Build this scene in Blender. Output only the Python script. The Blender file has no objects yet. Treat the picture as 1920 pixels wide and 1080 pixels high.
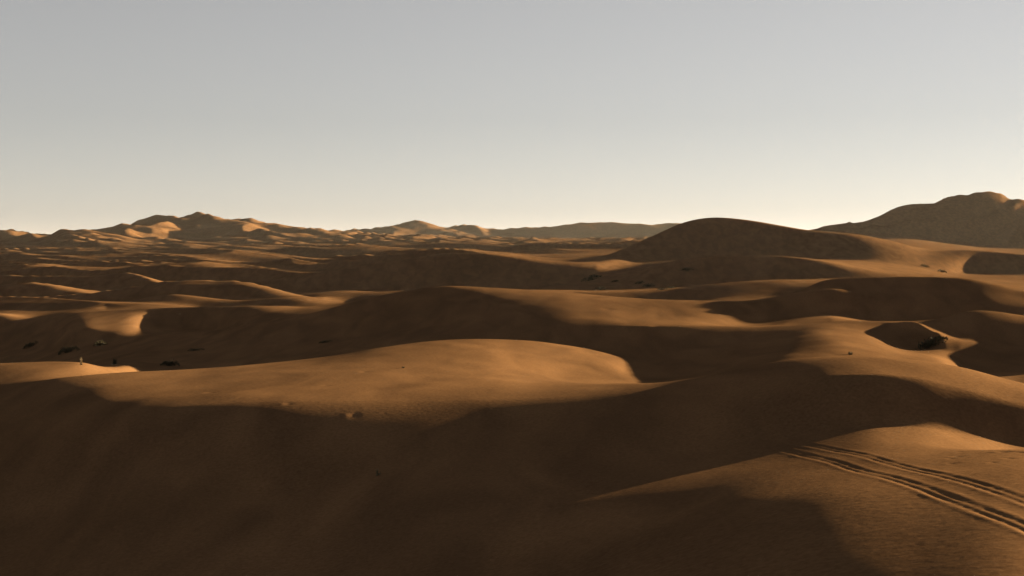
import bpy, math, random
import numpy as np
from mathutils import Vector

random.seed(7)
rng = np.random.default_rng(7)
scene = bpy.context.scene
col = scene.collection

# ------------------------------------------------------------------ camera
F = 2400.0            # focal length in units of a 1920 px wide picture
HZ = 448.0            # horizon line in the same units
cam_d = bpy.data.cameras.new('camera')
cam = bpy.data.objects.new('camera', cam_d)
col.objects.link(cam)
cam_d.sensor_width = 36.0
cam_d.lens = 36.0 * F / 1920.0
cam_d.shift_y = -(540.0 - HZ) / 1920.0
cam_d.clip_start = 0.1
cam_d.clip_end = 60000.0
cam.location = (0, 0, 0)
cam.rotation_euler = (math.radians(90), 0, 0)
scene.camera = cam

# ------------------------------------------------------------------ sky, sun, exposure
SUN_EL = 6.3
PSI = 35.0            # degrees the sun stands forward of square-right
w = bpy.data.worlds.new('World')
scene.world = w
w.use_nodes = True
nt = w.node_tree
bg = nt.nodes['Background']
sky = nt.nodes.new('ShaderNodeTexSky')
sky.sky_type = 'NISHITA'
sky.sun_disc = False
sky.sun_elevation = math.radians(SUN_EL)
sky.sun_rotation = math.radians(90 - PSI)
sky.altitude = 2500
sky.air_density = 1.0
sky.dust_density = 0.5
sky.ozone_density = 1.0
hs = nt.nodes.new('ShaderNodeHueSaturation')   # dusty air: paler than the clear-air model
hs.inputs['Saturation'].default_value = 0.36
nt.links.new(sky.outputs[0], hs.inputs['Color'])
wb_ = nt.nodes.new('ShaderNodeMix'); wb_.data_type = 'RGBA'; wb_.blend_type = 'MULTIPLY'   # white balance
wb_.inputs[0].default_value = 1.0
wb_.inputs[7].default_value = (1.06, 0.99, 0.945, 1)
gm = nt.nodes.new('ShaderNodeGamma'); gm.inputs['Gamma'].default_value = 0.68   # film shoulder: softens the sky's range
nt.links.new(hs.outputs[0], gm.inputs['Color'])
nt.links.new(gm.outputs[0], wb_.inputs[6])
nt.links.new(wb_.outputs[2], bg.inputs[0])
bg.inputs[1].default_value = 0.0236

sd = bpy.data.lights.new('sun', 'SUN')
sd.energy = 5.0
sd.angle = math.radians(0.6)
sd.color = (1.0, 0.75, 0.43)
sun = bpy.data.objects.new('sun', sd)
col.objects.link(sun)
sv = Vector((math.cos(math.radians(PSI)) * math.cos(math.radians(SUN_EL)),
             math.sin(math.radians(PSI)) * math.cos(math.radians(SUN_EL)),
             math.sin(math.radians(SUN_EL))))
sun.rotation_euler = (-sv).to_track_quat('-Z', 'Y').to_euler()
sun.location = (200, 60, 120)

scene.view_settings.view_transform = 'Standard'
scene.view_settings.look = 'None'
scene.view_settings.gamma = 1.0
scene.view_settings.exposure = 3.16
scene.view_settings.use_curve_mapping = False


# ------------------------------------------------------------------ helpers
def tag(o, label=None, cat=None, group=None, kind=None):
    if label: o['label'] = label
    if cat: o['category'] = cat
    if group: o['group'] = group
    if kind: o['kind'] = kind
    return o


def pchip1(xs, ys, x):
    xs = np.asarray(xs, float); ys = np.asarray(ys, float)
    h = np.diff(xs); d = np.diff(ys) / h
    m = np.zeros_like(xs)
    for i in range(1, len(xs) - 1):
        if d[i - 1] * d[i] > 0:
            w1 = 2 * h[i] + h[i - 1]; w2 = h[i] + 2 * h[i - 1]
            m[i] = (w1 + w2) / (w1 / d[i - 1] + w2 / d[i])
    x = np.clip(x, xs[0], xs[-1])
    i = np.clip(np.searchsorted(xs, x) - 1, 0, len(h) - 1)
    t = (x - xs[i]) / h[i]
    return ((2*t**3 - 3*t**2 + 1) * ys[i] + (t**3 - 2*t**2 + t) * h[i] * m[i]
            + (-2*t**3 + 3*t**2) * ys[i + 1] + (t**3 - t**2) * h[i] * m[i + 1])


def noise2(x, y, seed=0):
    """smooth gradient noise, about -1..1"""
    x = np.asarray(x, float); y = np.asarray(y, float)
    xi = np.floor(x); yi = np.floor(y)
    fx = x - xi; fy = y - yi
    def g(ix, iy):
        n = (ix * 374761393 + iy * 668265263 + seed * 974634777).astype(np.int64)
        n = (n ^ (n >> 13)) * 1274126177
        n = n ^ (n >> 16)
        return (n & 0xffff) / 65535.0 * 2 * math.pi
    ixx = xi.astype(np.int64); iyy = yi.astype(np.int64)
    def dot(ox, oy):
        a = g(ixx + ox, iyy + oy)
        return np.cos(a) * (fx - ox) + np.sin(a) * (fy - oy)
    u = fx**3 * (fx * (fx * 6 - 15) + 10); v = fy**3 * (fy * (fy * 6 - 15) + 10)
    a = dot(0, 0) * (1 - u) + dot(1, 0) * u
    b = dot(0, 1) * (1 - u) + dot(1, 1) * u
    return (a * (1 - v) + b * v) * 1.5


def sstep(a, b, x):
    t = np.clip((x - a) / (b - a), 0, 1)
    return t * t * (3 - 2 * t)


# ------------------------------------------------------------------ the dune field as a height function
# Each curve crosses the desert from left to right at its own distance: bearing u, dip v below
# (or above) the eye line, and the distance of the curve.
#TERRAIN-BEGIN
CURVES = [
 # (distance knots, (u, v) knots)
 ([(0, 2.0)], [(-600, 2950), (0, 2900), (960, 2740), (1920, 2600)]),
 ([(0, 8.0)], [(-600, 1660), (0, 1570), (500, 1470), (960, 1370), (1300, 1275), (1500, 1205), (1700, 1150), (1920, 1110), (3400, 1100)]),
 ([(0, 13.0)], [(-600, 1420), (0, 1330), (500, 1232), (960, 1130), (1150, 1072), (1300, 1016), (1450, 970), (1560, 944), (1700, 924), (1920, 902), (2400, 895), (3400, 950)]),
 ([(0, 18.0)], [(-600, 1290), (0, 1195), (500, 1105), (800, 1045), (960, 1012), (1150, 964), (1300, 925), (1450, 893), (1560, 875), (1650, 863), (1760, 854), (1920, 844), (2200, 845), (3400, 890)]),
 ([(0, 25.0), (500, 25.2), (960, 25.0), (1130, 24.4), (1300, 24), (1720, 24), (1920, 24.4)], [(-600, 1080), (0, 1010), (300, 934), (500, 930), (650, 904), (800, 879), (960, 864), (1130, 862), (1300, 852), (1450, 830), (1560, 810), (1650, 798), (1720, 799), (1800, 811), (1920, 836), (2200, 870), (3400, 900)]),
 ([(0, 27.5), (500, 27.5), (800, 27.8), (960, 28), (1130, 28), (1300, 27.5), (1450, 26.8), (1560, 26.2), (1650, 26), (1720, 26), (1920, 25.8)], [(-600, 1010), (0, 928), (500, 842), (650, 831), (800, 821), (960, 809), (1130, 790), (1300, 760), (1450, 727), (1560, 702), (1650, 700), (1720, 705), (1800, 724), (1920, 758), (2200, 826), (3400, 877)]),
 ([(0, 30.6), (500, 30.8), (900, 31.1), (1200, 30.9), (1600, 29), (1920, 27.5)], [(-600, 1010), (0, 860), (100, 815), (200, 780), (350, 760), (500, 752), (800, 750), (1000, 745), (1120, 738), (1230, 729), (1400, 696), (1500, 678), (1600, 672), (1720, 681), (1920, 726), (2200, 790), (2600, 830), (3400, 860)]),
 ([(0, 36), (300, 37.3), (600, 39.3), (900, 43), (1080, 47), (1200, 45), (1400, 38)], [(-600, 940), (0, 790), (100, 755), (200, 735), (350, 725), (500, 714), (750, 698), (930, 692), (1060, 698), (1130, 706), (1190, 713), (1240, 721), (1300, 716), (1400, 697), (1500, 682), (1600, 684), (1700, 690), (1800, 706), (1920, 742), (2400, 800), (3400, 860)]),
 ([(0, 41), (300, 44), (600, 50), (900, 57.5), (1080, 60), (1180, 58), (1320, 53), (1920, 48)], [(-600, 880), (-200, 800), (0, 740), (100, 715), (200, 703), (350, 695), (500, 682), (620, 668), (750, 647), (880, 636), (980, 638), (1080, 650), (1135, 662), (1180, 675), (1230, 684), (1300, 680), (1400, 662), (1500, 643), (1560, 638), (1640, 648), (1700, 662), (1760, 668), (1800, 688), (1830, 700), (1920, 694), (2100, 655), (2300, 640), (2600, 690), (3400, 780)]),
 ([(0, 46.5), (180, 49), (300, 58), (700, 62), (950, 64.5), (1100, 63.5), (1320, 60), (1920, 57)], [(-600, 760), (0, 715), (100, 706), (200, 705), (300, 716), (500, 706), (700, 684), (880, 662), (1000, 654), (1100, 654), (1200, 658), (1300, 652), (1400, 638), (1500, 622), (1540, 618), (1620, 626), (1700, 650), (1730, 652), (1755, 647), (1785, 652), (1820, 648), (1860, 650), (1920, 642), (2000, 608), (2100, 592), (2200, 590), (2400, 625), (2800, 680), (3400, 720)]),
 ([(0, 52), (170, 53), (300, 74), (700, 72), (950, 68.5), (1100, 67), (1320, 65), (1920, 62.5)], [(-600, 720), (0, 683), (100, 680), (150, 681), (200, 690), (300, 690), (400, 690), (500, 677), (600, 664), (700, 652), (800, 640), (900, 628), (1000, 618), (1200, 611), (1300, 611), (1400, 614), (1480, 611), (1540, 606), (1600, 603), (1680, 603), (1740, 601), (1765, 598), (1790, 588), (1840, 582), (1920, 592), (2100, 620), (2400, 680), (3400, 750)]),
 ([(0, 62), (170, 63), (320, 86), (500, 86), (800, 80), (950, 73), (1100, 71), (1300, 70), (1450, 75.5), (1560, 79.5), (1920, 79.5)], [(-600, 700), (0, 702), (100, 700), (200, 690), (300, 664), (400, 657), (500, 642), (600, 636), (700, 628), (800, 615), (900, 605), (1000, 597), (1060, 594), (1120, 595), (1200, 599), (1300, 604), (1390, 609), (1450, 602), (1500, 593), (1560, 588), (1620, 598), (1700, 602), (1840, 604), (1920, 612), (2400, 690), (3400, 720)]),
 ([(0, 122), (60, 121), (115, 109), (300, 106), (480, 98), (850, 94), (1050, 89), (1250, 83), (1500, 81.5), (1600, 82)], [(-600, 680), (0, 656), (100, 653), (200, 642), (300, 631), (420, 621), (480, 608), (560, 594), (640, 573), (700, 558), (770, 543), (850, 536), (950, 541), (1050, 548), (1150, 556), (1250, 563), (1330, 565), (1390, 566), (1450, 557), (1500, 547), (1560, 541), (1620, 552), (1700, 563), (1800, 568), (1920, 578), (2400, 650), (3400, 680)]),
 ([(0, 129), (100, 128), (135, 113), (260, 113), (300, 126), (400, 126), (450, 112), (640, 107), (850, 104), (1300, 95), (1450, 90), (1560, 84.3), (1920, 84.3)], [(-600, 640), (0, 612), (70, 615), (140, 614), (200, 617), (300, 616), (400, 617), (480, 606), (560, 592), (640, 582), (700, 576), (850, 560), (1050, 562), (1200, 568), (1330, 568), (1400, 566), (1480, 556), (1540, 542), (1600, 538), (1700, 538), (1800, 540), (1920, 560), (2400, 630), (3400, 650)]),
 ([(0, 132), (850, 122), (1300, 112), (1450, 97), (1560, 86), (1920, 86)], [(-600, 590), (0, 588), (50, 597), (80, 596), (120, 588), (200, 583), (290, 578), (400, 575), (480, 573), (560, 577), (640, 573), (700, 565), (850, 555), (1000, 564), (1150, 570), (1250, 572), (1340, 570), (1450, 560), (1500, 546), (1530, 530), (1560, 523), (1600, 521), (1700, 519), (1800, 521), (1860, 530), (1920, 545), (2400, 600), (3400, 640)]),
 ([(0, 159), (360, 160), (480, 157), (650, 150), (800, 148), (1000, 158), (1250, 158), (1340, 148), (1450, 146)], [(-600, 600), (0, 582), (100, 580), (200, 574), (300, 568), (420, 574), (500, 574), (600, 574), (700, 563), (850, 552), (1000, 558), (1150, 564), (1250, 565), (1340, 560), (1450, 554), (1550, 540), (1700, 540), (1920, 555), (2400, 590), (3400, 620)]),
 ([(0, 166)], [(-600, 600), (0, 577), (100, 575), (170, 573), (240, 560), (290, 545), (330, 539), (380, 543), (430, 548), (560, 556), (650, 567), (700, 558), (850, 545), (1000, 547), (1150, 548), (1250, 545), (1300, 538), (1340, 533), (1470, 525), (1520, 527), (1600, 526), (1700, 527), (1920, 540), (2400, 570), (3400, 600)]),
 ([(0, 219), (400, 220), (600, 205), (1000, 203), (1300, 212), (1420, 218)], [(-600, 590), (0, 575), (150, 570), (240, 564), (330, 560), (450, 562), (560, 558), (700, 548), (850, 542), (1000, 543), (1100, 543), (1250, 538), (1340, 534), (1470, 524), (1600, 522), (1700, 522), (1800, 522), (1920, 526), (2400, 550), (3400, 570)]),
 ([(0, 250), (300, 255), (500, 256), (900, 255), (1100, 242), (1350, 227)], [(-600, 570), (0, 558), (150, 556), (240, 552), (400, 550), (560, 546), (640, 540), (700, 543), (850, 547), (1000, 540), (1100, 528), (1200, 510), (1260, 490), (1340, 482), (1440, 479), (1520, 485), (1620, 505), (1700, 516), (1800, 521), (1920, 523), (2400, 540), (3400, 560)]),
 ([(0, 265), (1100, 270), (1250, 312), (1480, 318), (1650, 298), (1780, 298), (1830, 322)], [(-600, 550), (0, 536), (150, 539), (260, 528), (330, 531), (440, 527), (520, 520), (560, 517), (640, 505), (700, 495), (760, 487), (840, 474), (900, 474), (960, 480), (1050, 490), (1130, 493), (1200, 491), (1280, 486), (1400, 482), (1500, 484), (1600, 488), (1700, 498), (1800, 513), (1920, 514), (2400, 530), (3400, 540)]),
 ([(0, 333)], [(-600, 530), (0, 521), (300, 516), (500, 512), (700, 502), (840, 487), (950, 492), (1050, 496), (1100, 490), (1180, 462), (1240, 435), (1290, 414), (1340, 407), (1400, 412), (1460, 422), (1520, 432), (1600, 438), (1650, 447), (1700, 459), (1740, 470), (1780, 471), (1810, 468), (1860, 472), (1920, 477), (2400, 500), (3400, 510)]),
 ([(0, 450)], [(-600, 510), (0, 506), (300, 501), (600, 495), (840, 480), (1000, 480), (1150, 477), (1300, 472), (1500, 462), (1600, 461), (1700, 462), (1800, 468), (1920, 476), (3400, 480)]),
 ([(0, 620), (1300, 640), (1500, 800)], [(-600, 495), (0, 491), (300, 487), (600, 481), (900, 473), (1100, 471), (1300, 462), (1500, 450), (1600, 449), (1690, 446), (1790, 458), (1850, 464), (1920, 466), (3400, 470)]),
 ([(0, 900)], [(-600, 482), (0, 478), (300, 474), (600, 470), (900, 465), (1100, 465), (1300, 456), (1400, 448), (1525, 430), (1560, 423), (1610, 421), (1640, 410), (1665, 398), (1700, 384), (1760, 376), (1785, 367), (1800, 365), (1815, 369), (1825, 362), (1850, 360), (1880, 365), (1890, 374), (1920, 377), (2100, 400), (2400, 440), (3400, 455)]),
 ([(0, 1200)], [(-600, 465), (0, 460), (60, 459), (95, 452), (110, 446), (122, 441), (140, 443), (190, 448), (230, 453), (260, 457), (350, 459), (500, 456), (700, 454), (900, 454), (1100, 455), (1260, 452), (1500, 452), (1920, 440), (3400, 455)]),
 ([(0, 1750), (560, 1750), (720, 2300), (860, 2440)], [(-600, 440), (-100, 446), (0, 437), (20, 436), (40, 443), (80, 449), (100, 450), (150, 443), (190, 437), (250, 420), (300, 412), (340, 411), (370, 406), (392, 404), (420, 410), (460, 418), (500, 424), (530, 428), (600, 438), (640, 441), (700, 444), (800, 447), (900, 448), (1000, 448), (1500, 450), (3400, 452)]),
 ([(0, 2600)], [(-600, 447), (0, 446), (200, 446), (500, 443), (600, 440), (640, 437), (690, 434), (720, 428), (740, 421), (790, 418), (830, 423), (860, 422), (880, 424), (910, 431), (930, 431), (970, 428), (1000, 428), (1040, 426), (1065, 421), (1115, 418), (1150, 418), (1190, 421), (1230, 420), (1260, 419), (1300, 422), (1500, 432), (1600, 438), (1920, 442), (3400, 446)]),
 ([(0, 5000)], [(0, 449.5), (1920, 449.5)]),
 ([(0, 40000)], [(0, 449), (1920, 449)]),
]
U_MIN, U_MAX = -2400.0, 4300.0
UG = np.arange(U_MIN, U_MAX + 1, 2.0)


def build_tables():
    Ys, Zs = [], []
    for dk, vk in CURVES:
        if len(dk) == 1: Y = np.full_like(UG, dk[0][1], dtype=float)
        else: Y = pchip1([a for a, _ in dk], [b for _, b in dk], UG)
        if len(dk) > 1:
            k2 = np.exp(-0.5 * (np.arange(-80, 81) * 2.0 / 24.0) ** 2); k2 /= k2.sum()
            Y = np.convolve(np.pad(Y, 80, mode='edge'), k2, mode='valid')
        V = pchip1([a for a, _ in vk], [b for _, b in vk], UG)
        # round the joints a little along the bearing
        s = 5.0 if Y[0] > 800 else 15.0
        if Y[0] < 60: s = 16.0
        r = int(4 * s / 2)
        kx = np.exp(-0.5 * (np.arange(-r, r + 1) * 2.0 / s) ** 2); kx /= kx.sum()
        V = np.convolve(np.pad(V, r, mode='edge'), kx, mode='valid')
        Ys.append(Y); Zs.append(-(V - HZ) / F * Y)
    return np.log(np.array(Ys)), np.array(Zs)


LY, ZZ = build_tables()


def _slopes(lx, z):
    h = np.diff(lx, axis=0); d = np.diff(z, axis=0) / h
    m = np.zeros_like(z)
    w1 = 2 * h[1:] + h[:-1]; w2 = h[1:] + 2 * h[:-1]
    same = d[:-1] * d[1:] > 0
    with np.errstate(divide='ignore', invalid='ignore'):
        mm = (w1 + w2) / (w1 / d[:-1] + w2 / d[1:])
    m[1:-1] = np.where(same, mm, 0.0)
    m[0] = d[0]; m[-1] = d[-1]
    return m


MM = _slopes(LY, ZZ)
# crests that are keener than a smooth roll: one-sided slopes on either side of the crest
SHARP = {8: 0.35, 10: 0.5, 12: 0.2, 14: 0.8, 16: 0.3, 18: 0.5, 19: 0.3, 20: 0.25, 23: 0.6, 24: 0.7, 25: 0.7, 26: 0.7}
ML = MM.copy(); MR = MM.copy()
_d = np.diff(ZZ, axis=0) / np.diff(LY, axis=0)
for _k, _s in SHARP.items():
    _a = _d[_k - 1]; _b = -_d[_k]
    _c = (_a > 0) & (_b > 0)
    ML[_k] = np.where(_c, _s * np.minimum(_a, 3 * _b), ML[_k])
    MR[_k] = np.where(_c, -_s * np.minimum(_b, 3 * _a), MR[_k])


def base_height(u, Y):
    """u, Y flat arrays"""
    fi = np.clip((u - U_MIN) / 2.0, 0, len(UG) - 1.001)
    i0 = fi.astype(int); ft = fi - i0
    out = np.zeros_like(u)
    ly = np.log(np.maximum(Y, 0.3))
    for j, wgt in ((i0, 1 - ft), (i0 + 1, ft)):
        L = LY[:, j]
        k = np.zeros(len(u), int)
        for q in range(1, L.shape[0] - 1):
            k += (ly > L[q])
        ar = np.arange(len(u))
        l0 = L[k, ar]; l1 = L[k + 1, ar]
        h = l1 - l0
        t = np.clip((ly - l0) / h, 0, 1)
        z0 = ZZ[k, j]; z1 = ZZ[k + 1, j]; m0 = MR[k, j]; m1 = ML[k + 1, j]
        out += wgt * ((2*t**3 - 3*t**2 + 1) * z0 + (t**3 - 2*t**2 + t) * h * m0
                      + (-2*t**3 + 3*t**2) * z1 + (t**3 - t**2) * h * m1)
    return out


# unseen mound added out of frame to shade the near dune face: x, y, height, radius along x, radius along y, turn
SHADE_MOUNDS = [
    (23.0, 36.5, 3.7, 5.0, 5.5, 0.0),
]


def detail(X, Y):
    r = np.hypot(X, Y)
    u = 960 + F * X / np.maximum(np.abs(Y), 1e-3)
    z = np.zeros_like(X)
    # the little keen ridge with a slip face on its left side
    along = sstep(54.5, 57.0, Y) * (1 - sstep(59.5, 63.0, Y))
    x0 = 18.72 + 0.25 * np.sin((Y - 55) * 0.45)
    dx = X - x0
    z += 0.66 * along * np.where(dx > 0, np.exp(-np.maximum(dx, 0) / 1.5), sstep(-0.75, 0.0, dx)) * (np.abs(dx) < 12)
    # broad soft undulation and small wind relief near by
    near = 1 - sstep(90, 220, r)
    z += near * 0.035 * noise2(X / 6.3 + 3.1, Y / 8.5, 1)
    z += near * 0.012 * noise2(X / 1.6, Y / 2.2 + 9.0, 2)
    # small dunes on the plain
    mid = sstep(150, 205, r) * (1 - sstep(1300, 1700, r))
    ca, sa = math.cos(math.radians(35)), math.sin(math.radians(35))
    A = X * ca + Y * sa; B = -X * sa + Y * ca          # A runs towards the sun, B along the crests
    wa = A + 9 * noise2(X / 60, Y / 60, 11); wb = B + 12 * noise2(X / 70 + 5, Y / 70, 12)
    c2, s2 = math.cos(math.radians(-28)), math.sin(math.radians(-28))
    A2 = X * c2 + Y * s2; B2 = -X * s2 + Y * c2        # long crests lying across the view
    wa2 = A2 + 12 * noise2(X / 60, Y / 60, 11); wb2 = B2 + 8 * noise2(X / 50 + 5, Y / 50, 12)
    rid = 1 - np.abs(noise2(wa2 / 120, wb2 / 38, 3)) * 2.2
    rid2 = 1 - np.abs(noise2(wa2 / 62 + 7, wb2 / 19, 4)) * 2.2
    leftm = 1 - sstep(800, 1100, u) * (1 - sstep(500, 650, Y))
    leftm *= 1 - sstep(430, 600, u) * (1 - sstep(268, 330, Y))
    leftm *= 1 - sstep(1350, 1480, u) * (1 - sstep(1250, 1400, Y))
    big = sstep(420, 640, r)
    rid3 = 1 - np.abs(noise2(wa2 / 210 + 3, wb2 / 62, 5)) * 2.2
    rid4 = 1 - np.abs(noise2(wa2 / 110 + 8, wb2 / 33, 6)) * 2.2
    z += mid * leftm * ((1 - big) * (4.4 * (rid - 0.4) + 1.3 * (rid2 - 0.4)) + big * (6.5 * (rid3 - 0.4) + 1.8 * (rid4 - 0.4)))
    far = sstep(1150, 1550, r) * (1 - sstep(3500, 5000, r))
    wa = A + 30 * noise2(X / 200, Y / 200, 21); wb = B + 40 * noise2(X / 220 + 5, Y / 200, 22)
    rid = 1 - np.abs(noise2(wa / 120, wb / 200, 23)) * 2.2
    rid2 = 1 - np.abs(noise2(wa / 60 + 7, wb / 100, 24)) * 2.2
    far = far * (1 - 0.75 * sstep(1400, 1550, u) * (1 - sstep(1200, 1500, r)))
    far = far * (1 - 0.6 * sstep(820, 960, u))
    z += far * (10.0 * (rid - 0.45) + 5.0 * (rid2 - 0.35))
    hill = sstep(1480, 1620, u) * sstep(780, 830, Y) * (1 - sstep(1000, 1200, Y))
    z += hill * (7.0 * (0.55 - np.abs(noise2(wa / 62, wb / 40, 31)) * 2.0) + 3.2 * (0.5 - np.abs(noise2(wa / 27, wb / 18, 32)) * 2.0)) * (1 - 0.75 * np.exp(-((Y - 900) / 28) ** 2))
    return z


# wheel ruts: two lines that swing down the near slope
RUTS = [
    [(5.11, 24.2), (5.3, 22.3), (5.27, 20.1), (5.17, 18.2), (5.03, 16.3), (4.88, 14.8), (4.72, 12.6), (4.66, 11.0), (4.62, 8.0), (4.6, 4.0)],
    [(4.78, 24.0), (4.84, 22.0), (4.68, 18.7), (4.45, 15.7), (4.27, 13.4), (4.18, 12.0), (4.12, 10.0), (4.05, 7.0), (4.0, 4.0)],
    [(-0.4, 29.9), (0.49, 29.41), (1.2, 28.79), (1.97, 27.81), (2.6, 26.7), (3.5, 25.54), (4.3, 24.3), (4.7, 22.9)],
]
# scuffs: small scoops with a raised lip on one side (x, y, radius, depth)
SCUFFS = [(-3.63, 29.41, .12, .035), (-4.73, 41.13, .16, .04), (-8.07, 34.22, .14, .045), (2.03, 29.65, .10, .03), (-5.31, 30.35, .10, .03),
          (-5.16, 35.39, .12, .03), (5.66, 75.5, .35, .07), (7.34, 65.7, .25, .06), (6.81, 17.68, .10, .09), (6.95, 17.5, .09, .08),
          (5.9, 17.2, .06, .03), (6.1, 17.5, .07, .035), (5.6, 16.3, .06, .03), (6.3, 16.2, .07, .035), (5.9, 15.7, .06, .03), (6.5, 18.6, .07, .035),
          (4.9, 24.0, .1, .03), (1.0, 20.9, .10, .05), (1.25, 20.8, .09, .05)]


def marks(X, Y):
    z = np.zeros_like(X)
    m = (X > -2.5) & (X < 6.5) & (Y > 3) & (Y < 30.5)
    if m.any():
        x = X[m]; y = Y[m]; add = np.zeros_like(x)
        for line in RUTS:
            pts = np.array(line)
            # smooth the path
            t = np.arange(len(pts)); tt = np.linspace(0, len(pts) - 1, 5 * len(pts))
            px = pchip1(t, pts[:, 0], tt); py = pchip1(t, pts[:, 1], tt)
            best = np.full(x.shape, 9.0)
            for i in range(len(px) - 1):
                ax, ay = px[i], py[i]; bx, by = px[i + 1] - ax, py[i + 1] - ay
                q = np.clip(((x - ax) * bx + (y - ay) * by) / (bx * bx + by * by), 0, 1)
                dd = (x - ax - q * bx) * by - (y - ay - q * by) * bx
                d = np.hypot(x - ax - q * bx, y - ay - q * by) * np.sign(dd + 1e-9)
                best = np.where(np.abs(d) < np.abs(best), d, best)
            d = best
            fade = 0.35 + 0.65 * (1 - sstep(18.5, 24.5, y))
            rut = -0.011 * (np.exp(-((d - .052) / .032) ** 2) + 0.8 * np.exp(-((d + .052) / .032) ** 2))
            berm = 0.005 * (np.exp(-((d - .13) / .04) ** 2) + np.exp(-((d + .13) / .04) ** 2))
            add += fade * (rut + berm) * (0.75 + 0.6 * noise2(x * 1.3, y * 1.3, 41) + 0.35 * noise2(x * 7, y * 7, 42))
        z[m] += add
    for (sx, sy, sr, dp) in SCUFFS:
        m = (np.abs(X - sx) < 4 * sr) & (np.abs(Y - sy) < 5 * sr)
        if m.any():
            dx = (X[m] - sx) / sr; dy = (Y[m] - sy) / (1.5 * sr)
            z[m] += 0.3 * -dp * np.exp(-(dx ** 2 + dy ** 2)) + 0.14 * dp * np.exp(-((dx + 1.3) ** 2 + dy ** 2))
    return z


def height(X, Y):
    shp = X.shape
    X = X.ravel().astype(float); Y = Y.ravel().astype(float)
    r = np.hypot(X, Y); th = np.arctan2(X, Y)
    TM = math.radians(54)
    def side(t, rr):
        tc = np.clip(t, -TM, TM)
        return base_height(960 + F * np.tan(tc), rr * np.cos(tc))
    z = side(th, r)
    # behind the viewer the two flanks are blended into one another
    back = sstep(math.radians(95), math.radians(180), np.abs(th)) * 0.5
    m = back > 0
    if m.any():
        zo = side(np.where(th[m] > 0, -TM, TM), r[m])
        z[m] = z[m] * (1 - back[m]) + zo * back[m]
    for (mx, my, mh, sx, sy, a) in SHADE_MOUNDS:
        dx = X - mx; dy = Y - my
        ca, sa = math.cos(a), math.sin(a)
        e = ((dx * ca + dy * sa) / sx) ** 2 + ((-dx * sa + dy * ca) / sy) ** 2
        z += mh * np.exp(-e)
    z += detail(X, Y) + marks(X, Y)
    return z.reshape(shp)


def locate(u, v):
    """first point of the terrain seen along bearing u, dip v"""
    Y = np.exp(np.linspace(math.log(6), math.log(5000), 6000))
    X = (u - 960) / F * Y
    z = height(X, Y)
    ray = -(v - HZ) / F * Y
    i = int(np.argmax(z > ray))
    return float(X[i]), float(Y[i]), float(z[i])
#TERRAIN-END


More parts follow.
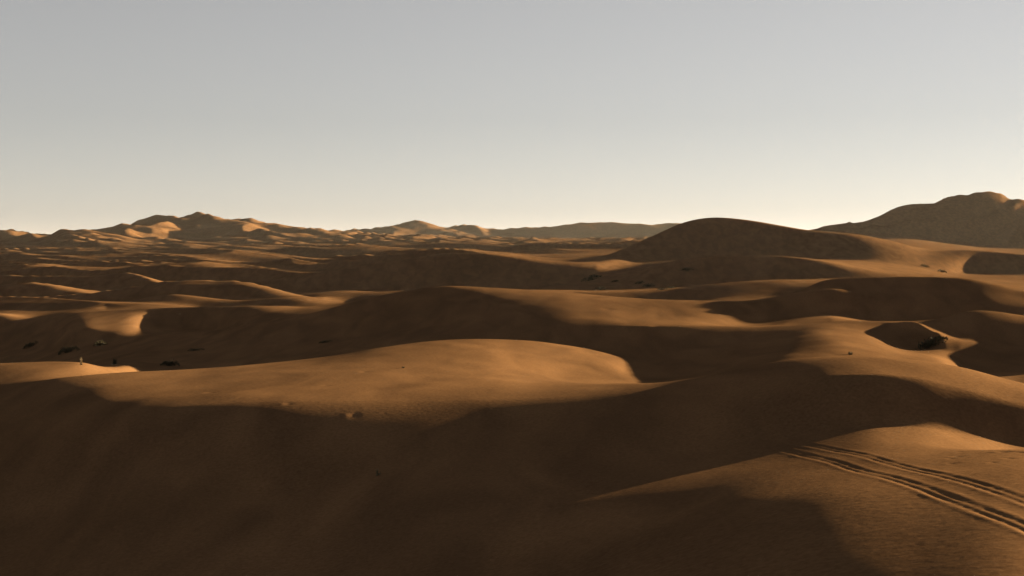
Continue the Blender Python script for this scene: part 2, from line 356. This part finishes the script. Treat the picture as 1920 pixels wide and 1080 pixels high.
# ------------------------------------------------------------------ materials
def sand_material(name='sand'):
    m = bpy.data.materials.new(name); m.use_nodes = True
    n = m.node_tree; b = n.nodes['Principled BSDF']
    b.inputs['Roughness'].default_value = 0.95
    b.inputs['Specular IOR Level'].default_value = 0.0
    geo = n.nodes.new('ShaderNodeNewGeometry')
    n1 = n.nodes.new('ShaderNodeTexNoise'); n1.inputs['Scale'].default_value = 0.09; n1.inputs['Detail'].default_value = 6
    n2 = n.nodes.new('ShaderNodeTexNoise'); n2.inputs['Scale'].default_value = 14.0; n2.inputs['Detail'].default_value = 6; n2.inputs['Roughness'].default_value = 0.7
    for q in (n1, n2): n.links.new(geo.outputs['Position'], q.inputs['Vector'])
    r1 = n.nodes.new('ShaderNodeValToRGB')
    r1.color_ramp.elements[0].position = 0.3; r1.color_ramp.elements[0].color = (0.112, 0.063, 0.031, 1)
    r1.color_ramp.elements[1].position = 0.7; r1.color_ramp.elements[1].color = (0.131, 0.074, 0.037, 1)
    n.links.new(n1.outputs[0], r1.inputs[0])
    mx = n.nodes.new('ShaderNodeMix'); mx.data_type = 'RGBA'; mx.blend_type = 'MULTIPLY'
    r2 = n.nodes.new('ShaderNodeValToRGB')
    r2.color_ramp.elements[0].position = 0.3; r2.color_ramp.elements[0].color = (0.72, 0.70, 0.68, 1)
    r2.color_ramp.elements[1].position = 0.72; r2.color_ramp.elements[1].color = (1.16, 1.16, 1.16, 1)
    n.links.new(n2.outputs[0], r2.inputs[0])
    mx.inputs[0].default_value = 1.0
    n.links.new(r1.outputs[0], mx.inputs[6]); n.links.new(r2.outputs[0], mx.inputs[7])
    n.links.new(mx.outputs[2], b.inputs['Base Color'])
    # long faint streaks of darker and paler grains
    mp = n.nodes.new('ShaderNodeMapping'); mp.inputs['Scale'].default_value = (0.55, 0.16, 0.8); mp.inputs['Rotation'].default_value = (0, 0, 0.6)
    n4 = n.nodes.new('ShaderNodeTexNoise'); n4.inputs['Scale'].default_value = 1.0; n4.inputs['Detail'].default_value = 5; n4.inputs['Distortion'].default_value = 0.6
    n.links.new(geo.outputs['Position'], mp.inputs['Vector']); n.links.new(mp.outputs[0], n4.inputs['Vector'])
    r4 = n.nodes.new('ShaderNodeValToRGB')
    r4.color_ramp.elements[0].position = 0.34; r4.color_ramp.elements[0].color = (0.80, 0.80, 0.82, 1)
    r4.color_ramp.elements[1].position = 0.66; r4.color_ramp.elements[1].color = (1.13, 1.12, 1.10, 1)
    n.links.new(n4.outputs[0], r4.inputs[0])
    mx2 = n.nodes.new('ShaderNodeMix'); mx2.data_type = 'RGBA'; mx2.blend_type = 'MULTIPLY'; mx2.inputs[0].default_value = 1.0
    n.links.new(mx.outputs[2], mx2.inputs[6]); n.links.new(r4.outputs[0], mx2.inputs[7])
    n.links.new(mx2.outputs[2], b.inputs['Base Color'])
    # grain relief and faint wind ripples
    n3 = n.nodes.new('ShaderNodeTexNoise'); n3.inputs['Scale'].default_value = 6.0; n3.inputs['Detail'].default_value = 8; n3.inputs['Roughness'].default_value = 0.65
    n.links.new(geo.outputs['Position'], n3.inputs['Vector'])
    bp = n.nodes.new('ShaderNodeBump'); bp.inputs['Strength'].default_value = 0.25; bp.inputs['Distance'].default_value = 0.03
    mr = n.nodes.new('ShaderNodeMapping'); mr.inputs['Rotation'].default_value = (0, 0, 0.95)
    wv = n.nodes.new('ShaderNodeTexWave'); wv.wave_type = 'BANDS'; wv.inputs['Scale'].default_value = 1.5
    wv.inputs['Distortion'].default_value = 5.0; wv.inputs['Detail'].default_value = 3.0; wv.inputs['Detail Scale'].default_value = 1.2
    n.links.new(geo.outputs['Position'], mr.inputs['Vector']); n.links.new(mr.outputs[0], wv.inputs['Vector'])
    ad = n.nodes.new('ShaderNodeMath'); ad.operation = 'MULTIPLY_ADD'; ad.inputs[1].default_value = 0.22
    n.links.new(wv.outputs['Fac'], ad.inputs[0]); n.links.new(n3.outputs[0], ad.inputs[2])
    n.links.new(ad.outputs[0], bp.inputs['Height'])
    n.links.new(bp.outputs[0], b.inputs['Normal'])
    return m


SAND = sand_material()


# ------------------------------------------------------------------ terrain sheets
def make_axis():
    th = list(np.arange(-0.44, 0.4401, 0.0016))
    a = 0.44; st = 0.002
    right = []
    while a < math.pi:
        st = min(st * 1.05, 0.05); a += st
        if a < math.pi: right.append(a)
    th = [-x for x in reversed(right)] + th + right
    rr = [0.6]
    while rr[-1] < 40000:
        y = rr[-1]
        if y < 9: q = 0.03
        elif y < 46: q = 0.0033
        elif y < 1000: q = 0.0062
        elif y < 5000: q = 0.010
        else: q = 0.06
        rr.append(y * (1 + q))
    return np.array(th), np.array(rr)


TH, RR = make_axis()
# rows follow the distance Y inside the view and the radius outside it
TG, RG = np.meshgrid(TH, RR)
CS = np.cos(np.clip(TG, -0.44, 0.44))
XG = RG * np.sin(TG) / CS
YG = RG * np.cos(TG) / CS
ZG = height(XG, YG)
P = np.stack([XG, YG, ZG], -1)
dth = np.zeros_like(P); dr = np.zeros_like(P)
dth[:, 1:-1] = P[:, 2:] - P[:, :-2]
dth[:, 0] = P[:, 1] - P[:, -1]; dth[:, -1] = P[:, 0] - P[:, -2]
dr[1:-1] = P[2:] - P[:-2]; dr[0] = P[1] - P[0]; dr[-1] = P[-1] - P[-2]
NG = np.cross(dth, dr)
NG /= np.linalg.norm(NG, axis=-1, keepdims=True) + 1e-12
NG *= np.sign(NG[..., 2:3] + 1e-9)

UGRID = 960 + F * np.tan(np.clip(TG, -math.radians(54), math.radians(54)))
NR, NT = TG.shape


def sheet(name, mask, label):
    """mask: one bool per face of the NR x NT (wrapping) grid"""
    fi, fj = np.nonzero(mask)
    j2 = (fj + 1) % NT
    quads = np.stack([fi * NT + fj, fi * NT + j2, (fi + 1) * NT + j2, (fi + 1) * NT + fj], 1)
    used, inv = np.unique(quads, return_inverse=True)
    quads = inv.reshape(-1, 4)
    me = bpy.data.meshes.new(name)
    me.vertices.add(len(used)); me.vertices.foreach_set('co', P.reshape(-1, 3)[used].ravel())
    me.loops.add(quads.size); me.loops.foreach_set('vertex_index', quads.ravel().astype(np.int32))
    me.polygons.add(len(quads))
    me.polygons.foreach_set('loop_start', np.arange(0, quads.size, 4, dtype=np.int32))
    me.polygons.foreach_set('use_smooth', np.ones(len(quads), bool))
    me.update(calc_edges=True)
    me.normals_split_custom_set_from_vertices(NG.reshape(-1, 3)[used])
    me.materials.append(SAND)
    o = bpy.data.objects.new(name, me); col.objects.link(o)
    return tag(o, label, kind='structure')


FTH = np.abs(TG[:-1]); FR = 0.5 * (RG[:-1] + RG[1:]); FU = UGRID[:-1]


def curve_distance(k):
    return np.exp(np.interp(FU, UG, LY[k]))


inside = FTH < 0.62
left = np.ones_like(inside)
def take(mask):
    global left
    m = mask & left
    left = left & ~m
    return m


sheet('sand_slope', take(inside & (FR < curve_distance(4))), 'near shaded sand slope with wheel ruts and a sunlit corner')
sheet('dune', take(inside & (FR < curve_distance(9))), 'broad foreground dune with a smooth bright sunlit flank')
sheet('dune', take(inside & (FR < curve_distance(11)) & (FU > 1290)), 'mottled dune with a small keen crest and a steep dark face')
sheet('dune', take(inside & (FR < curve_distance(13)) & (FU > 330)), 'long rounded dune with a tall shaded face and one sunlit shoulder')
sheet('dune', take(inside & (FR < curve_distance(15)) & (FU > 1430)), 'dark steep dune face with a thin bright rim')
sheet('dune', take(inside & (FR < curve_distance(17)) & (FU <= 800)), 'low dunes with a sunlit flat top and a dark hollow')
sheet('dune', take(inside & (FR < curve_distance(17))), 'shaded flat with scattered shrubs and a low front ridge')
sheet('dune', take(inside & (FR < curve_distance(21)) & (FU > 1060)), 'big dark rounded dune with a sunlit saddle at its end')
sheet('sand_plain', take(inside & (FR < curve_distance(22))), 'dark plain of many small dunes')
sheet('hill', take(inside & (FR < 1150) & (FU > 1330)), 'tall dark lumpy sand hill against the bright sky')
sheet('hill', take(inside & (FR < 2050) & (FU < 700)), 'distant sand massif with sunlit orange folds')
sheet('hill', take(inside & (FR < 4500)), 'far hazy range of dunes along the horizon')
sheet('desert_ground', left, 'open desert reaching to the horizon all round')


# ------------------------------------------------------------------ small growth
def plain_mat(name, c, rough=0.9):
    m = bpy.data.materials.new(name); m.use_nodes = True
    n = m.node_tree; b = n.nodes['Principled BSDF']
    b.inputs['Roughness'].default_value = rough
    b.inputs['Specular IOR Level'].default_value = 0.1
    t = n.nodes.new('ShaderNodeTexNoise'); t.inputs['Scale'].default_value = 9.0
    r = n.nodes.new('ShaderNodeValToRGB')
    r.color_ramp.elements[0].position = 0.3; r.color_ramp.elements[0].color = tuple(x * 0.65 for x in c) + (1,)
    r.color_ramp.elements[1].position = 0.7; r.color_ramp.elements[1].color = tuple(x * 1.25 for x in c) + (1,)
    g = n.nodes.new('ShaderNodeNewGeometry')
    n.links.new(g.outputs['Position'], t.inputs['Vector'])
    n.links.new(t.outputs[0], r.inputs[0]); n.links.new(r.outputs[0], b.inputs['Base Color'])
    return m


M_LEAF = plain_mat('shrub_leaf', (0.045, 0.040, 0.022))
M_WOOD = plain_mat('shrub_wood', (0.060, 0.042, 0.026))
M_DRY = plain_mat('dry_grass', (0.30, 0.24, 0.15))
M_DULL = plain_mat('dull_grass', (0.10, 0.085, 0.050))


def ground_z(x, y):
    return float(height(np.array([x]), np.array([y]))[0])


def mesh_obj(name, vs, fs, mat, parent=None, loc=None):
    me = bpy.data.meshes.new(name)
    me.from_pydata(vs, [], fs); me.update()
    me.materials.append(mat)
    o = bpy.data.objects.new(name, me); col.objects.link(o)
    if parent: o.parent = parent
    if loc: o.location = loc
    return o


def blade(vs, fs, base, tip, w, R, bend=0.0):
    """a narrow leaf in two pieces, bent sideways at half its length"""
    b = Vector(base); t = Vector(tip)
    d = (t - b); side = d.cross(Vector((R.uniform(-1, 1), R.uniform(-1, 1), R.uniform(-.3, .3))))
    if side.length < 1e-6: side = Vector((1, 0, 0))
    side.normalize(); side *= w * 0.5
    mid = (b + t) * 0.5 + Vector((R.uniform(-1, 1), R.uniform(-1, 1), 0.3)) * bend * d.length
    i = len(vs)
    vs += [tuple(b - side), tuple(b + side), tuple(mid + side * 0.9), tuple(mid - side * 0.9), tuple(t)]
    fs += [(i, i + 1, i + 2, i + 3), (i + 3, i + 2, i + 4)]


def twig(vs, fs, base, tip, r):
    b = Vector(base); t = Vector(tip)
    d = (t - b).normalized()
    a = d.orthogonal().normalized(); c = d.cross(a)
    i = len(vs)
    for k in range(4):
        q = a * math.cos(k * math.pi / 2) + c * math.sin(k * math.pi / 2)
        vs.append(tuple(b + q * r))
    vs.append(tuple(t))
    for k in range(4): fs.append((i + k, i + (k + 1) % 4, i + 4))


def shrub(x, y, wdt, hgt, label, seed, name='desert_shrub', n=420, lobes=3):
    """low mounded bush: woody fan of twigs and a ragged coat of small leaves"""
    R = random.Random(seed)
    root = bpy.data.objects.new(name, None); col.objects.link(root)
    root.location = (x, y, ground_z(x, y))
    root.empty_display_size = 0.2
    q = height(np.array([x + .4, x - .4, x, x]), np.array([y, y, y + .4, y - .4]))
    gx = float(q[0] - q[1]) / .8; gy = float(q[2] - q[3]) / .8
    def drop(px, py): return gx * px + gy * py
    cs = [(R.uniform(-.30, .30) * wdt, R.uniform(-.15, .15) * wdt, R.uniform(.26, .40) * wdt, R.uniform(.65, 1.0) * hgt) for _ in range(lobes)]
    vs, fs = [], []
    for (cx, cy, cr, ch) in cs:
        for _ in range(9):
            a = R.uniform(0, 2 * math.pi); q = R.uniform(.4, 1.0)
            px = cx * .4 + R.uniform(-.05, .05); py = cy * .4
            tx = cx + math.cos(a) * cr * q; ty = cy + math.sin(a) * cr * q
            twig(vs, fs, (px, py, drop(px, py) - 0.03), (tx, ty, drop(tx, ty) + ch * math.sqrt(max(0, 1 - q * q)) * .9 + .1 * hgt), 0.012 + 0.006 * wdt)
    mesh_obj('stem', vs, fs, M_WOOD, root)
    vs, fs = [], []
    for _ in range(n):
        cx, cy, cr, ch = R.choice(cs)
        a = R.uniform(0, 2 * math.pi); q = math.sqrt(R.uniform(0, 1.05))
        px = cx + math.cos(a) * cr * q; py = cy + math.sin(a) * cr * q
        top = ch * math.sqrt(max(0.0, 1 - min(q, 1) ** 2)) * R.uniform(.55, 1.05)
        z0 = drop(px, py) + max(0.0, top * R.uniform(.55, 1.0))
        L = hgt * R.uniform(.14, .30)
        blade(vs, fs, (px, py, z0 - L * .3),
              (px + math.cos(a) * L * R.uniform(.1, .8), py + math.sin(a) * L * R.uniform(.1, .8), z0 + L * R.uniform(.1, .7)), L * .35, R, .12)
    mesh_obj('foliage', vs, fs, M_LEAF, root)
    return tag(root, label, 'shrub', 'low shrubs scattered over the dunes')


def tuft(x, y, wdt, hgt, label, seed, mat, name='grass_tuft', n=46, lean=0.25):
    R = random.Random(seed)
    root = bpy.data.objects.new(name, None); col.objects.link(root)
    root.location = (x, y, ground_z(x, y)); root.empty_display_size = 0.1
    vs, fs = [], []
    for _ in range(n):
        a = R.uniform(0, 2 * math.pi); q = R.uniform(0, .5) * wdt * .6
        bx, by = math.cos(a) * q, math.sin(a) * q
        h = hgt * R.uniform(.55, 1.0)
        blade(vs, fs, (bx, by, -.02), (bx + math.cos(a) * lean * h * R.random(), by + math.sin(a) * lean * h * R.random(), h), .012 + .02 * wdt, R, .08)
    mesh_obj('blades', vs, fs, mat, root)
    q = height(np.array([x + .2, x - .2, x, x]), np.array([y, y, y + .2, y - .2]))
    gx = float(q[0] - q[1]) / .4; gy = float(q[2] - q[3]) / .4
    vs, fs = [], []
    for _ in range(max(8, n // 3)):
        a = R.uniform(0, 2 * math.pi); L = wdt * R.uniform(.45, .8)
        tx, ty = math.cos(a) * L, math.sin(a) * L
        blade(vs, fs, (0, 0, 0.02), (tx, ty, gx * tx + gy * ty + .02 + .12 * hgt * R.random()), .014 + .03 * wdt, R, .1)
    mesh_obj('litter', vs, fs, M_DULL, root)
    return tag(root, label, 'grass tuft', 'grass tufts scattered over the dunes')


def at(u, v):
    X, Y, _ = locate(u, v)
    return X, Y


SHRUBS = [
    # bearing, dip, width, height, label
    (130, 660, 1.25, 0.46, 'dark domed shrub in the shaded hollow, beside the pale upright grass tuft'),
    (188, 648, 1.15, 0.40, 'dark domed shrub below the small sunlit sand patch in the shaded hollow'),
    (60, 649, 1.3, 0.42, 'dark low shrub at the foot of the flat-topped sunlit dune'),
    (317, 686, 0.78, 0.36, 'small dark rounded shrub alone just behind the long sunlit crest'),
    (365, 658, 0.85, 0.18, 'very flat faint shrub halfway up the shaded slope behind the small rounded shrub'),
    (608, 643, 0.8, 0.16, 'flat scrap of scrub on the tall shaded dune face above the long sunlit crest'),
    (1108, 526, 3.1, 1.05, 'largest dark shrub clump on the shaded flat below the big rounded dune'),
    (1127, 544, 1.8, 0.6, 'round shrub in front of the largest clump on the shaded flat'),
    (1157, 528, 1.5, 0.4, 'small flat shrub just to the sunward side of the largest clump'),
    (1200, 532, 1.6, 0.45, 'thin shrub in the middle of the row on the shaded flat'),
    (1213, 538, 1.9, 0.6, 'dark shrub near the middle of the row, in front of the thin one'),
    (1240, 544, 1.2, 0.4, 'low shrub on the crest of the small front ridge of the shaded flat'),
    (1258, 541, 1.3, 0.4, 'wide low shrub on the small front ridge, next to its sunlit strip'),
    (1290, 507, 2.0, 0.5, 'faint shrub highest up the shaded foot of the big rounded dune'),
    (1735, 500, 1.9, 0.55, 'small dark shrub on the sunlit saddle beside the big rounded dune, upper of two'),
    (1764, 510, 2.1, 0.7, 'dark shrub at the shadow edge of the sunlit saddle, lower of two'),
    (1742, 652, 1.15, 0.42, 'black shrub mass under the end of the small keen crest'),
]
for i, (u, v, w_, h_, lab) in enumerate(SHRUBS):
    X, Y = at(u, v)
    shrub(X, Y, w_ * 1.2, h_ * 1.3, lab, 100 + i, n=420 if i < 6 or i == 16 else 260)

X, Y = at(152, 684); tuft(X, Y, 0.12, 0.36, 'pale upright dry grass tuft at the edge of the shaded hollow', 1, M_DRY, n=34, lean=0.16)
X, Y = at(215, 683); tuft(X, Y, 0.34, 0.40, 'dark upright grass tuft standing in the shaded hollow', 2, M_LEAF, n=60, lean=0.3)
X, Y = at(1594, 665); tuft(X, Y, 0.16, 0.14, 'dry tuft casting a long shadow behind the mottled near crest', 3, M_DULL, n=40, lean=0.9)
X, Y = at(756, 690); tuft(X, Y, 0.10, 0.06, 'tiny dark tuft alone on the bright sunlit dune flank', 4, M_DULL, n=24, lean=1.0)
X, Y = at(708, 892); tuft(X, Y, 0.10, 0.17, 'thin grey grass tuft in the deep shade of the near slope', 5, M_DULL, n=10, lean=0.35)


# ------------------------------------------------------------------ the dusty air
def haze_box():
    me = bpy.data.meshes.new('haze')
    q = float(RR[-1]) * 1.15
    x0, x1, y0, y1, z0, z1 = -q, q, -q, q, float(ZG.min()) - 1.0, float(ZG.max()) + 3.0
    vs = [(x, y, z) for z in (z0, z1) for y in (y0, y1) for x in (x0, x1)]
    fs = [(0, 2, 3, 1), (4, 5, 7, 6), (0, 1, 5, 4), (2, 6, 7, 3), (0, 4, 6, 2), (1, 3, 7, 5)]
    me.from_pydata(vs, [], fs)
    m = bpy.data.materials.new('haze'); m.use_nodes = True
    n = m.node_tree
    n.nodes.remove(n.nodes['Principled BSDF'])
    v = n.nodes.new('ShaderNodeVolumePrincipled')
    v.inputs['Color'].default_value = (0.78, 0.80, 0.82, 1)
    v.inputs['Density'].default_value = 0.000012
    v.inputs['Anisotropy'].default_value = 0.3
    n.links.new(v.outputs[0], n.nodes['Material Output'].inputs['Volume'])
    me.materials.append(m)
    o = bpy.data.objects.new('haze', me); col.objects.link(o)
    tag(o, 'thin dusty haze over the dunes', kind='stuff')


haze_box()
